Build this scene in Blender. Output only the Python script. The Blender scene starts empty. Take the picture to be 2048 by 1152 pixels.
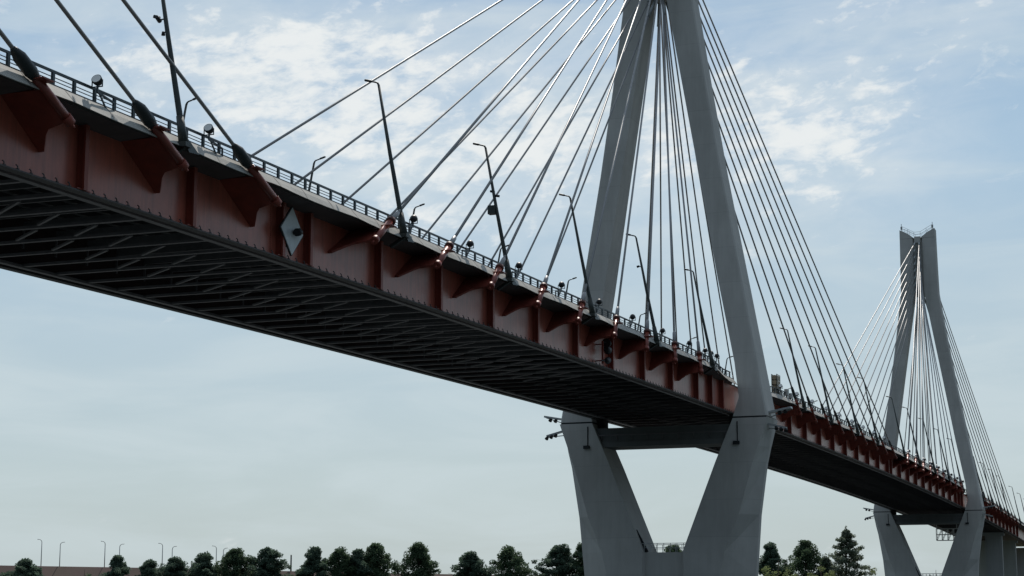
import bpy, math, random
from mathutils import Vector, Matrix
scene = bpy.context.scene
C = scene.collection
V = Vector

# ------------------------------------------------------------------ materials
def nodes_of(name):
    m = bpy.data.materials.new(name); m.use_nodes = True
    nt = m.node_tree; b = nt.nodes['Principled BSDF']
    return m, nt, b
def painted(name, col, rough=0.6, var=0.25, scale=1.0, stretch=(1, 1, 1), metal=0.0, spec=0.4,
            col2=None, dirt=None, bump=0.0, coat=0.0, streak=None):
    """base colour broken up by two noises, optional vertical dirt streaks and bump"""
    m, nt, b = nodes_of(name); N = nt.nodes; L = nt.links
    tc = N.new('ShaderNodeTexCoord'); mp = N.new('ShaderNodeMapping')
    mp.inputs['Scale'].default_value = stretch
    L.new(tc.outputs['Object'], mp.inputs['Vector'])
    n1 = N.new('ShaderNodeTexNoise'); n1.inputs['Scale'].default_value = scale
    n1.inputs['Detail'].default_value = 8; n1.inputs['Roughness'].default_value = 0.65
    L.new(mp.outputs[0], n1.inputs['Vector'])
    rp = N.new('ShaderNodeValToRGB')
    rp.color_ramp.elements[0].position = 0.3; rp.color_ramp.elements[1].position = 0.72
    c2 = col2 or tuple(c * (1 - var) for c in col)
    rp.color_ramp.elements[0].color = (*c2, 1)
    rp.color_ramp.elements[1].color = (*[min(1, c * (1 + var * 0.5)) for c in col], 1)
    L.new(n1.outputs['Fac'], rp.inputs['Fac'])
    out = rp.outputs['Color']
    if dirt:
        dcol, damt, dsc, dst = dirt
        mp2 = N.new('ShaderNodeMapping'); mp2.inputs['Scale'].default_value = dst
        L.new(tc.outputs['Object'], mp2.inputs['Vector'])
        n2 = N.new('ShaderNodeTexNoise'); n2.inputs['Scale'].default_value = dsc
        n2.inputs['Detail'].default_value = 6; n2.inputs['Roughness'].default_value = 0.7
        L.new(mp2.outputs[0], n2.inputs['Vector'])
        r2 = N.new('ShaderNodeMapRange'); r2.inputs['From Min'].default_value = 0.45
        r2.inputs['From Max'].default_value = 0.75; r2.inputs['To Max'].default_value = damt
        L.new(n2.outputs['Fac'], r2.inputs['Value'])
        mx = N.new('ShaderNodeMix'); mx.data_type = 'RGBA'
        L.new(r2.outputs[0], mx.inputs['Factor']); L.new(out, mx.inputs[6])
        mx.inputs[7].default_value = (*dcol, 1); out = mx.outputs[2]
    L.new(out, b.inputs['Base Color'])
    b.inputs['Roughness'].default_value = rough; b.inputs['Metallic'].default_value = metal
    b.inputs['Specular IOR Level'].default_value = spec
    if coat: b.inputs['Coat Weight'].default_value = coat; b.inputs['Coat Roughness'].default_value = 0.2
    if bump:
        n3 = N.new('ShaderNodeTexNoise'); n3.inputs['Scale'].default_value = scale * 6
        n3.inputs['Detail'].default_value = 5
        L.new(mp.outputs[0], n3.inputs['Vector'])
        bp = N.new('ShaderNodeBump'); bp.inputs['Strength'].default_value = bump; bp.inputs['Distance'].default_value = 0.05
        L.new(n3.outputs['Fac'], bp.inputs['Height']); L.new(bp.outputs[0], b.inputs['Normal'])
    return m
def concrete(name, col):
    """board-marked concrete: pour lines every few metres, streaks and blotches"""
    m = painted(name, col, 0.85, 0.16, 0.12, (1, 1, 1), spec=0.25,
                dirt=((col[0] * 0.6, col[1] * 0.6, col[2] * 0.58), 0.42, 0.8, (1, 1, 0.1)), bump=0.2)
    nt = m.node_tree; N = nt.nodes; L = nt.links; b = N['Principled BSDF']
    src = b.inputs['Base Color'].links[0].from_socket
    tc = N.new('ShaderNodeTexCoord'); sp = N.new('ShaderNodeSeparateXYZ'); L.new(tc.outputs['Object'], sp.inputs[0])
    md = N.new('ShaderNodeMath'); md.operation = 'MODULO'; md.inputs[1].default_value = 4.3
    ad = N.new('ShaderNodeMath'); ad.operation = 'ADD'; ad.inputs[1].default_value = 100
    L.new(sp.outputs['Z'], ad.inputs[0]); L.new(ad.outputs[0], md.inputs[0])
    lt = N.new('ShaderNodeMath'); lt.operation = 'LESS_THAN'; lt.inputs[1].default_value = 0.07
    L.new(md.outputs[0], lt.inputs[0])
    dv = N.new('ShaderNodeMath'); dv.operation = 'DIVIDE'; dv.inputs[1].default_value = 4.3; L.new(ad.outputs[0], dv.inputs[0])
    fl = N.new('ShaderNodeMath'); fl.operation = 'FLOOR'; L.new(dv.outputs[0], fl.inputs[0])
    wn = N.new('ShaderNodeTexWhiteNoise'); wn.noise_dimensions = '1D'; L.new(fl.outputs[0], wn.inputs['W'])
    mr = N.new('ShaderNodeMapRange'); mr.inputs['To Min'].default_value = 0.95; mr.inputs['To Max'].default_value = 1.03
    L.new(wn.outputs['Value'], mr.inputs['Value'])
    ml = N.new('ShaderNodeMath'); ml.operation = 'MULTIPLY_ADD'; ml.inputs[1].default_value = -0.11
    L.new(lt.outputs[0], ml.inputs[0]); L.new(mr.outputs[0], ml.inputs[2])
    vm = N.new('ShaderNodeVectorMath'); vm.operation = 'SCALE'
    L.new(src, vm.inputs[0]); L.new(ml.outputs[0], vm.inputs['Scale'])
    L.new(vm.outputs[0], b.inputs['Base Color'])
    return m

M = {}
M['concrete'] = concrete('pylon_concrete', (0.60, 0.585, 0.55))
M['concrete_beam'] = concrete('shaded_beam_concrete', (0.20, 0.205, 0.20))  # pylon concrete darkened in colour to stand for shade below the deck
M['concrete_pier'] = concrete('pier_concrete', (0.42, 0.42, 0.40))
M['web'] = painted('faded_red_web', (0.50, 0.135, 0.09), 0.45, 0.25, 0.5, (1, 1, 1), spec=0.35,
                   dirt=((0.19, 0.058, 0.042), 0.65, 2.2, (1, 1, 0.08)), bump=0.04)
_b = M['web'].node_tree.nodes['Principled BSDF']
_b.inputs['Coat Weight'].default_value = 0.42; _b.inputs['Coat Roughness'].default_value = 0.3
M['ring'] = painted('dark_red_ring', (0.10, 0.03, 0.022), 0.5, 0.3, 2.0)
M['web_dark'] = painted('shade_toned_red_web', (0.05, 0.026, 0.024), 0.7, 0.3, 0.6)  # far web: the gloom under the deck is put into its red
M['red'] = painted('red_steel', (0.30, 0.062, 0.04), 0.5, 0.3, 0.8, spec=0.4,
                   dirt=((0.12, 0.04, 0.03), 0.5, 1.2, (1, 1, 0.3)))
M['pipe'] = painted('red_pipe', (0.26, 0.06, 0.04), 0.38, 0.2, 1.5, spec=0.6, coat=0.2, metal=0.2)
M['flange'] = painted('dusty_flange', (0.11, 0.098, 0.096), 0.7, 0.3, 1.2)
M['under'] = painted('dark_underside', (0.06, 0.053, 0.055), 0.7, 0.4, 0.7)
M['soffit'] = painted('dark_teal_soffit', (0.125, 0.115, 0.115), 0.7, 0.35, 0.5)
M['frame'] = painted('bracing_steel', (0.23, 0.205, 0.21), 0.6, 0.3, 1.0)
M['fascia'] = painted('weathered_fascia', (0.45, 0.44, 0.405), 0.75, 0.2, 0.9, (1, 1, 1),
                      dirt=((0.36, 0.35, 0.32), 0.6, 1.0, (0.5, 1, 0.5)), bump=0.1)
M['asphalt'] = painted('asphalt', (0.05, 0.05, 0.052), 0.9, 0.3, 3)
M['cable'] = painted('cable_sheath', (0.29, 0.29, 0.29), 0.42, 0.12, 0.4, metal=0.15, spec=0.8)
M['rail'] = painted('dark_teal_paint', (0.035, 0.055, 0.065), 0.45, 0.3, 2, spec=0.5)
M['pole'] = painted('dark_pole_paint', (0.05, 0.06, 0.055), 0.45, 0.3, 1.2, metal=0.2)
M['black'] = painted('black_housing', (0.02, 0.022, 0.024), 0.5, 0.3, 4)
M['damper'] = painted('dark_damper', (0.028, 0.034, 0.034), 0.5, 0.3, 3)
M['galv'] = painted('galvanised_steel', (0.45, 0.47, 0.47), 0.45, 0.2, 3, metal=0.5)
M['white'] = painted('white_panel', (0.62, 0.66, 0.66), 0.5, 0.12, 1.5, (1, 1, 1), dirt=((0.4, 0.4, 0.38), 0.4, 2, (1, 1, 0.3)))
M['lens'] = painted('lamp_glass', (0.9, 0.9, 0.86), 0.15, 0.05, 3, metal=0.0, spec=0.8)
M['tan'] = painted('tan_cabinet', (0.42, 0.34, 0.23), 0.6, 0.2, 2)
M['bark'] = painted('bark', (0.10, 0.075, 0.055), 0.9, 0.3, 2)
M['earth'] = painted('red_brown_bank', (0.13, 0.085, 0.075), 0.95, 0.25, 0.05, (1, 1, 1),
                     dirt=((0.09, 0.095, 0.055), 0.5, 0.09, (1, 1, 1)))
M['grass'] = painted('bank_grass', (0.085, 0.10, 0.045), 0.95, 0.4, 0.08)
M['farlamp'] = painted('grey_lamp_post', (0.30, 0.32, 0.33), 0.6, 0.1, 2)

def leaf_mat(name, a, b_):
    m, nt, b = nodes_of(name); N = nt.nodes; L = nt.links
    oi = N.new('ShaderNodeNewGeometry')
    tc = N.new('ShaderNodeTexCoord')
    n = N.new('ShaderNodeTexNoise'); n.inputs['Scale'].default_value = 0.55; n.inputs['Detail'].default_value = 4
    L.new(tc.outputs['Object'], n.inputs['Vector'])
    ad = N.new('ShaderNodeMath'); ad.operation = 'MULTIPLY_ADD'; ad.inputs[1].default_value = 0.28
    L.new(oi.outputs['Random Per Island'], ad.inputs[0])
    sb = N.new('ShaderNodeMath'); sb.operation = 'SUBTRACT'; sb.inputs[1].default_value = 0.14
    L.new(n.outputs['Fac'], sb.inputs[0]); L.new(sb.outputs[0], ad.inputs[2])
    rp = N.new('ShaderNodeValToRGB'); rp.color_ramp.elements[0].position = 0.2; rp.color_ramp.elements[1].position = 0.8
    rp.color_ramp.elements[0].color = (*a, 1); rp.color_ramp.elements[1].color = (*b_, 1)
    L.new(ad.outputs[0], rp.inputs['Fac'])
    L.new(rp.outputs['Color'], b.inputs['Base Color'])
    b.inputs['Roughness'].default_value = 0.7; b.inputs['Specular IOR Level'].default_value = 0.2
    tr = N.new('ShaderNodeBsdfTranslucent'); L.new(rp.outputs['Color'], tr.inputs['Color'])
    mx = N.new('ShaderNodeMixShader'); mx.inputs[0].default_value = 0.5
    out = N['Material Output']
    L.new(b.outputs[0], mx.inputs[1]); L.new(tr.outputs[0], mx.inputs[2]); L.new(mx.outputs[0], out.inputs['Surface'])
    return m
M['leaf_pine'] = leaf_mat('pine_needles', (0.065, 0.105, 0.08), (0.17, 0.24, 0.165))
M['leaf_broad'] = leaf_mat('broad_leaves', (0.05, 0.088, 0.052), (0.135, 0.195, 0.105))
M['leaf_light'] = leaf_mat('light_leaves', (0.13, 0.17, 0.065), (0.30, 0.35, 0.15))
M['leaf_silver'] = leaf_mat('silvery_needles', (0.10, 0.135, 0.10), (0.28, 0.325, 0.235))

# ------------------------------------------------------------------ mesh builder
class MB:
    def __init__(s): s.v = []; s.f = []; s.sm = []
    def poly(s, pts, faces, smooth=False):
        n = len(s.v); s.v += [tuple(p) for p in pts]
        for f in faces: s.f.append(tuple(i + n for i in f)); s.sm.append(smooth)
    def box(s, x0, x1, y0, y1, z0, z1):
        P = [(x, y, z) for z in (z0, z1) for y in (y0, y1) for x in (x0, x1)]
        s.poly(P, [(0, 2, 3, 1), (4, 5, 7, 6), (0, 1, 5, 4), (2, 6, 7, 3), (0, 4, 6, 2), (1, 3, 7, 5)])
    def obox(s, c, ax, ay, az, hx, hy, hz):
        """oriented box"""
        P = [V(c) + ax * (i * hx) + ay * (j * hy) + az * (k * hz) for k in (-1, 1) for j in (-1, 1) for i in (-1, 1)]
        s.poly(P, [(0, 2, 3, 1), (4, 5, 7, 6), (0, 1, 5, 4), (2, 6, 7, 3), (0, 4, 6, 2), (1, 3, 7, 5)])
    def bar(s, a, b, w, h=None, up=V((0, 0, 1))):
        a = V(a); b = V(b); d = (b - a); L = d.length; d = d.normalized()
        if abs(d.dot(up)) > 0.99: up = V((0, 1, 0))
        x = d.cross(up).normalized(); z = x.cross(d)
        s.obox((a + b) / 2, x, d, z, w / 2, L / 2, (h or w) / 2)
    def tube(s, pts, rad, n=10, cap=True):
        """tube through points, one radius or one per point"""
        pts = [V(p) for p in pts]; R = rad if isinstance(rad, (list, tuple)) else [rad] * len(pts)
        base = len(s.v); prev = None
        for i, p in enumerate(pts):
            d = (pts[min(i + 1, len(pts) - 1)] - pts[max(i - 1, 0)])
            d = d.normalized() if d.length > 1e-9 else V((0, 0, 1))
            if prev is None:
                u = d.cross(V((0, 0, 1)) if abs(d.z) < 0.95 else V((1, 0, 0))).normalized()
            else:
                u = (prev - d * prev.dot(d)).normalized()
            prev = u; w = d.cross(u)
            for k in range(n):
                a = 2 * math.pi * k / n
                s.v.append(tuple(p + (u * math.cos(a) + w * math.sin(a)) * R[i]))
        for i in range(len(pts) - 1):
            for k in range(n):
                k2 = (k + 1) % n
                s.f.append((base + i * n + k, base + i * n + k2, base + (i + 1) * n + k2, base + (i + 1) * n + k)); s.sm.append(True)
        if cap:
            s.f.append(tuple(base + k for k in reversed(range(n)))); s.sm.append(False)
            e = base + (len(pts) - 1) * n; s.f.append(tuple(e + k for k in range(n))); s.sm.append(False)
    def extrude(s, pts, vec):
        """flat outline (list of points) pushed along vec"""
        n = len(pts); P = [V(p) for p in pts]; Q = [p + V(vec) for p in P]
        s.poly(P + Q, [tuple(reversed(range(n))), tuple(range(n, 2 * n))] +
               [(i, (i + 1) % n, n + (i + 1) % n, n + i) for i in range(n)])
    def loft(s, rings, cap=True):
        n = len(rings[0]); base = len(s.v)
        for r in rings: s.v += [tuple(p) for p in r]
        for i in range(len(rings) - 1):
            for k in range(n):
                k2 = (k + 1) % n
                s.f.append((base + i * n + k, base + i * n + k2, base + (i + 1) * n + k2, base + (i + 1) * n + k)); s.sm.append(False)
        if cap:
            s.f.append(tuple(base + k for k in reversed(range(n)))); s.sm.append(False)
            e = base + (len(rings) - 1) * n; s.f.append(tuple(e + k for k in range(n))); s.sm.append(False)
    def build(s, name, mat, parent=None, o=(0, 0, 0)):
        me = bpy.data.meshes.new(name); o = V(o)
        me.from_pydata([tuple(V(p) - o) for p in s.v], [], s.f); me.update()
        me.polygons.foreach_set('use_smooth', s.sm)
        import bmesh
        bm = bmesh.new(); bm.from_mesh(me); bmesh.ops.recalc_face_normals(bm, faces=bm.faces); bm.to_mesh(me); bm.free()
        me.materials.append(mat)
        ob = bpy.data.objects.new(name, me); C.objects.link(ob)
        if parent is not None: ob.parent = parent
        else: ob.location = o
        return ob

def tag(o, label=None, cat=None, group=None, kind=None):
    if label: o['label'] = label
    if cat: o['category'] = cat
    if group: o['group'] = group
    if kind: o['kind'] = kind
    return o
def thing(name, label, cat, loc=(0, 0, 0), rz=0.0, group=None):
    o = bpy.data.objects.new(name, None); C.objects.link(o); o.empty_display_size = 0.5
    o.location = loc; o.rotation_euler = (0, 0, rz)
    return tag(o, label, cat, group)
def dup(root, loc, rz=0.0, label=None, group=None):
    r = root.copy(); C.objects.link(r); r.location = loc; r.rotation_euler = (0, 0, rz)
    if label: r['label'] = label
    if group: r['group'] = group
    for ch in list(root.children):
        c = ch.copy(); C.objects.link(c); c.parent = r
        for g in list(ch.children):
            d = g.copy(); C.objects.link(d); d.parent = c
    return r
ORD = ['outermost', 'second from the outside', 'third from the outside', 'fourth from the outside', 'middle one',
       'fourth from the inside', 'third from the inside', 'second from the inside', 'innermost']
NTH = ['first', 'second', 'third', 'fourth', 'fifth', 'sixth', 'seventh', 'eighth', 'ninth', 'tenth', 'eleventh', 'twelfth']

# ------------------------------------------------------------------ bridge layout (bridge runs along Y, viewer on +X side)
S = 10.4735; GAP = 1.82; SPAN = 231.0
XW = 8.35            # girder web
XE = 10.5            # deck edge
XC = 10.9            # cable plane
def prof(y): return 26.2635 + 0.0102792 * y - 0.454389e-4 * y * y
YA, YB = -231.0, 470.0
def ys(a, b, step=3.5):
    n = max(1, int(round((b - a) / step))); return [a + (b - a) * i / n for i in range(n + 1)]
def strip(mb, prof_pts, a, b, step=3.5):
    """closed XZ outline (z relative to deck profile) swept along Y"""
    def px(x, y):
        return x + (edge_off(y) if x > 0 else -edge_off(y)) if abs(x) > 9 else x
    m_ = [[(px(x, y), y, prof(y) + z) for x, z in prof_pts] for y in ys(a, b, step)]
    mb.loft(m_)
def edge_off(y):
    """deck edge draws in beside the pylon legs"""
    d = min(abs(y), abs(y - SPAN)); return -1.35 * max(0, min(1, (17 - d) / 10))
def segs():
    return [(YA, -2.72), (2.72, SPAN - 2.72), (SPAN + 2.72, YB)]

deck = thing('bridge_deck', 'long red steel girder deck carried by stay cables between the two pylons', 'bridge', (0, 0, prof(0)))
DO = deck.location.copy()
STIFF = []   # Y of web stiffeners
for base in (-SPAN / 2, SPAN / 2):
    for k in range(10):
        STIFF += [base - GAP - k * S, base + GAP + k * S]
STIFF += [-13.2, 13.2, SPAN - 13.2, SPAN + 13.2, -8, 8, SPAN - 8, SPAN + 8]
for k in range(12): STIFF.append(SPAN + GAP + S * (k + 1.4))
STIFF = sorted(y for y in STIFF if YA < y < YB)

for sd in (1, -1):
    m = MB(); strip(m, [(sd * (XW - .03), 0), (sd * XW, 0), (sd * XW, 3.32), (sd * (XW - .03), 3.32)], YA, YB)
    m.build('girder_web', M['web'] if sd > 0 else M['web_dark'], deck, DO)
    # flange with little clips standing on its edge
    m = MB(); strip(m, [(sd * (XW - .12), -.08), (sd * (XW + .40), -.08), (sd * (XW + .40), -.003), (sd * (XW - .12), -.003)], YA, YB)
    y = YA + .5
    while y < YB:
        if min(abs(y - q) for q in STIFF) > 0.55 and (sd > 0 or y < 120):
            z = prof(y)
            # hook-shaped clip: bent plate, open toward the left
            pts = [V((sd * (XW + .30), y + .105 * math.cos(t), z + .12 + .095 * math.sin(t))) for t in
                   [math.radians(a) for a in (-80, -40, 0, 40, 80, 115)]]
            m.tube([V((sd * (XW + .30), y + .02, z))] + pts, .034, 5)
            m.box(sd * (XW + .18), sd * (XW + .42), y - .04, y + .09, z, z + .05) if sd > 0 else m.box(-XW - .42, -XW - .18, y - .04, y + .09, z, z + .05)
        y += S / 10.0
    m.build('bottom_flange', M['flange'], deck, DO)
    # inner lower chord of the bracing
    m = MB(); strip(m, [(sd * (XW - .95), -.05), (sd * (XW - .55), -.05), (sd * (XW - .55), .12), (sd * (XW - .95), .12)], YA, YB)
    m.build('bracing_chord', M['frame'], deck, DO)
# stiffeners (near side as parts)
for y in STIFF:
    z = prof(y)
    for sd in (1, -1):
        if sd < 0 and y > 240: continue
        m = MB()
        x0, x1 = (XW + .002, XW + .5) if sd > 0 else (-XW - .5, -XW - .002)
        m.box(x0, x1, y - .04, y + .04, z + .005, z + 3.3)
        m.box(x1 - .06 if sd > 0 else x0 - .06, x1 + .06 if sd > 0 else x0 + .06, y - .16, y + .16, z + .01, z + 3.28)
        if sd > 0:
            m.box(x0, x1 - .05, y - .55, y + .55, z + .005, z + .06)
        m.build('web_stiffener', M['red'], deck, DO)
# bolted splice plates at mid span
for base in (-SPAN / 2, SPAN / 2):
    for q in (-GAP, GAP):
        y = base + q; m = MB()
        for i in range(26):
            zz = prof(y) + .25 + i * .115
            for dy in (-.72, .72):
                m.box(XW + .001, XW + .035, y + dy - .035, y + dy + .035, zz - .03, zz + .03)
        m.build('splice_bolts', M['web'], deck, DO)
# deck plate, cantilevers, fascia
for (a, b) in segs():
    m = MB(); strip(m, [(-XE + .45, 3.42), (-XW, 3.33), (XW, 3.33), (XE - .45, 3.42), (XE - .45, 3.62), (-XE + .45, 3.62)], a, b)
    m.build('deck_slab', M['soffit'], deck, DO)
    m = MB(); strip(m, [(-XE + 1.3, 3.624), (XE - 1.3, 3.624), (XE - 1.3, 3.66), (-XE + 1.3, 3.66)], a, b)
    m.build('road_surface', M['asphalt'], deck, DO)
    for sd in (1, -1):
        # sagging cover sheets, one per cable bay, lower edge hanging a little between fixings
        m = MB(); rnd = random.Random(5)
        L = ys(a, b, S / 12); n0 = len(m.v); ring = []
        for i, y in enumerate(L):
            ph = ((y + 108.75 + 2.5) / 10.33) % 1.0
            sag = .10 * math.sin(math.pi * ph) + rnd.uniform(-.008, .008)
            bow = rnd.uniform(-.005, .005)
            z = prof(y)
            r = [(XE - .42, 4.04), (XE - .12 + bow, 3.69), (XE + .15 + bow, 3.38 - sag), (XE + .11 + bow, 3.36 - sag), (XE - .44, 3.62)]
            ring.append([(sd * (x + edge_off(y)), y, z + q) for x, q in r])
        m.loft(ring)
        m.build('fascia_cover', M['fascia'], deck, DO)
        m = MB()
        for i, y in enumerate(L):
            if i % 4 == 2:
                z = prof(y); e = edge_off(y); n0 = len(m.v)
                m.poly([(sd * (XE - .41 + e), y - .03, z + 4.045), (sd * (XE - .41 + e), y + .03, z + 4.045), (sd * (XE - .105 + e), y + .06, z + 3.69), (sd * (XE - .105 + e), y, z + 3.69),
                        (sd * (XE + .17 + e), y + .09, z + 3.37), (sd * (XE + .17 + e), y + .03, z + 3.37)], [(0, 1, 2, 3), (3, 2, 4, 5)])
        # continuous drip bead that ties the seam laps together
        m.loft([[(sd * (XE - .44 + edge_off(y) + dx), y, prof(y) + dz) for dx, dz in ((0, 4.03), (.05, 4.03), (.05, 4.06), (0, 4.06))] for y in L])
        m.build('cover_seams', M['flange'], deck, DO)
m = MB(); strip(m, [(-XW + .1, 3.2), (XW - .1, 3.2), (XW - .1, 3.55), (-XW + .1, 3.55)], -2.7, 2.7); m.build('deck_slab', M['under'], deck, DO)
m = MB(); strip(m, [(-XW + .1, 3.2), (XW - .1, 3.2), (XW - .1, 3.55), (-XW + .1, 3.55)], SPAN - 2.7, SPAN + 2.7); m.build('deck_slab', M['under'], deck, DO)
# longitudinal ribs under the deck plate
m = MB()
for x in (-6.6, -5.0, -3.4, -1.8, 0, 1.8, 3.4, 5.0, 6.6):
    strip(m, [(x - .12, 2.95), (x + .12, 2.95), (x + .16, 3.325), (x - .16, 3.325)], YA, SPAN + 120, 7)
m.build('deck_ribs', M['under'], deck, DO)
# cross frames under the deck
frames = []
k = -60
while True:
    y = -SPAN / 2 + GAP + k * S / 3 + .6
    if y > SPAN + 110: break
    if y > YA + 5: frames.append(y)
    k += 1
M['frame_dark'] = painted('shaded_bracing_steel', (0.055, 0.05, 0.052), 0.7, 0.3, 1.0)  # bracing steel with under-deck shade mixed into its colour, for the farther frames
frames.sort(key=lambda y: abs(y + 150) if y < -160 else abs(y + 150))
DIAG = ((1.25, 4.2), (-2.6, .4))
def frame_mesh(m, y):
    z = prof(y); x = XW - .72
    m.bar((-x, y, z + .10), (x, y, z + .10), .26, .16)
    m.bar((-x, y + .12, z + 2.6), (x, y + .12, z + 2.6), .16, .5)
    m.bar((-x, y + .1, z + 1.2), (-x + .01, y + .1, z + 2.5), .12, .12); m.bar((x, y + .1, z + .1), (x - .01, y + .1, z + 2.5), .12, .12)
    # flat diagonals of the lower bracing plane, reaching to the next frame
    s3 = S / 3
    z2 = prof(y + s3)
    for xa, xb_ in DIAG: m.bar((xa, y + s3 - .6, z2 + .08), (xb_, y + .5, z + .08), .16, .12)
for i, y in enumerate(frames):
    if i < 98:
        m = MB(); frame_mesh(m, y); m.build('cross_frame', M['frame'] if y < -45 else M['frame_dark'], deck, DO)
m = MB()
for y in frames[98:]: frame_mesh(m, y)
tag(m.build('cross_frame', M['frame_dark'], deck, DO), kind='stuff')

# ------------------------------------------------------------------ stay cables and their brackets
FANS = []   # (pylon Y, direction of anchors, top z, ks)
def top_z(py): return 91.2 + (prof(py) - prof(0)) + (-2.6 if py < 0 else 0)
def cable_dir(a, t): return (V(t) - V(a)).normalized()
def side_word(sd): return 'near-side' if sd > 0 else 'far-side'
def make_cable(py, sg, k, sd):
    y = py + sg * (108.75 - 10.33 * k)
    a = V((sd * XC, y, prof(y) + 2.3))
    t = V((sd * .35, py + sg * .6, top_z(py) - 1.5 * k))
    c = cable_dir(a, t)
    if py < 0: where = 'rising left out of the picture'
    elif py == 0: where = 'left of the closer pylon' if sg < 0 else 'right of the closer pylon'
    else: where = 'left of the distant pylon' if sg < 0 else 'right of the distant pylon'
    if py < 0:
        lab = ['dark %s stay cable with black damper at upper left, nearest the diamond sign' % side_word(sd),
               'dark %s stay cable with black damper at upper left, second from the diamond sign' % side_word(sd),
               'dark %s stay cable with black damper cut by the left picture edge' % side_word(sd),
               'dark %s stay cable passing above the upper left picture corner' % side_word(sd)][k]
    else:
        lab = '%s stay cable %s, %s' % (side_word(sd), where, ORD[k])
    th = thing('stay_cable', lab, 'stay cable', tuple(a), 0, '%s stay cables %s' % (side_word(sd), where))
    away = sg > 0
    d0 = 3.05 if (a.z + 0) else 3.05
    dz = c.z
    lp = 1.8 / dz if 1.8 / dz < 3.6 else 3.6           # length of the red anchor pipe
    lp = max(lp, 2.2)
    if py < 0: lp = 1.5 / dz
    slim = away and py >= 0
    m = MB(); m.tube([a - c * .05, a + c * lp], .17 if slim else .225, 14)
    pipe = m.build('anchor_pipe', M['red'] if slim else M['pipe'], th, a)
    m = MB(); m.tube([a - c * .22, a + c * .22], .22 if slim else .26, 14); m.tube([a - c * .5, a - c * .2], .07, 8)
    m.build('anchor_cap', M['red'], pipe, a)
    b = a + c * lp
    if away:
        m = MB(); m.tube([b - c * .1, b + c * .22, b + c * 1.15, b + c * 1.6, b + c * 1.7], [.25, .33, .32, .18, .13] if py < 0 else [.17, .2, .2, .16, .13], 8)
        m.build('damper', M['damper'], th, a)
    else:
        m = MB(); m.tube([b - c * .12, b - c * .1, b + c * .2, b + c * .22], [.26, .33, .33, .2], 14)
        m.build('damper', M['ring'], th, a)
        m = MB(); m.tube([b + c * .3, b + c * 1.6, b + c * 1.8], [.19, .17, .13], 12)
        m.build('guide_sleeve', M['cable'], th, a)
    e = t - c * (3.5 if py >= 0 else 40)
    m = MB(); m.tube([b, b.lerp(e, .33), b.lerp(e, .66), e], .105, 10); m.build('cable_sheath', M['cable'], th, a)
    if py >= 0:
        m = MB(); m.tube([t - c * 3.6, t], .2, 10); m.build('upper_socket', M['galv'], th, a)
    # collar plate at the deck edge and haunched bracket on the girder
    if sd > 0:
        m = MB()
        cy, cz = V((0, c.y, c.z)).normalized().y, V((0, c.y, c.z)).normalized().z
        def pt(o, d): return V((XW + .004 + o, y + d * cy, a.z + d * cz))
        tip = -0.93 / cz; dt = (3.36 - 2.3) / cz
        out = [pt(0, tip), pt(.28, tip), pt(.95, tip * .42), pt(1.3, tip * .22), pt(2.25, -.12), pt(2.36, .0), pt(2.36, dt), pt(0, dt)]
        nrm = V((0, -cz, cy)) * .14
        m.extrude([p - nrm / 2 for p in out], nrm)
        # side lips that close the bracket against the web
        m.bar(pt(.02, tip), pt(.02, dt), .10, .34, up=V((1, 0, 0)))
        m.build('cable_bracket', M['red'], deck, DO)
        q = a + c * ((3.62 - 2.3) / dz)
        m = MB(); m.box(XC - .42, XC + .34, q.y - .42, q.y + .42, q.z - .03, q.z + .03); m.build('pipe_collar', M['red'], th, a)
    return th
for k in range(4):
    make_cable(-SPAN, 1, k, 1); 
for k in range(2): make_cable(-SPAN, 1, k, -1)
for py in (0.0, SPAN):
    for sg in (-1, 1):
        for k in range(9):
            for sd in (1, -1): make_cable(py, sg, k, sd)

# ------------------------------------------------------------------ pylons
def lerp_tab(tab, z):
    tab = sorted(tab)
    if z <= tab[0][0]: return tab[0][1]
    for (a, va), (b, vb) in zip(tab, tab[1:]):
        if z <= b: return va + (vb - va) * (z - a) / (b - a)
    return tab[-1][1]
UP_OUT = [(25.8, 12.72), (32.4, 11.62), (42.4, 9.95), (56, 7.62), (67, 5.95), (78, 4.42)]
UP_IN = [(25.8, 8.66), (28.05, 9.42), (32.2, 8.95), (42.3, 7.10), (56, 4.86), (67, 3.02), (78, 1.2)]
UP_T = [(25.8, 2.75), (32, 2.5), (42, 2.25), (56, 2.0), (78, 1.7)]
LO_OUT = [(-2, 6.4), (7.3, 6.85), (10.1, 7.45), (14.4, 9.2), (20.4, 10.95), (25.6, 12.78)]
LO_IN = [(10.1, 2.4), (20.8, 6.6), (25.6, 8.66)]
LO_TIP = [(-2, 10.1), (7.3, 10.5), (14.4, 11.1), (20.4, 12.0), (22.3, 12.45), (25.6, 13.05)]
LO_T = [(-2, 3.5), (10, 3.2), (25.6, 2.85)]
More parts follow.
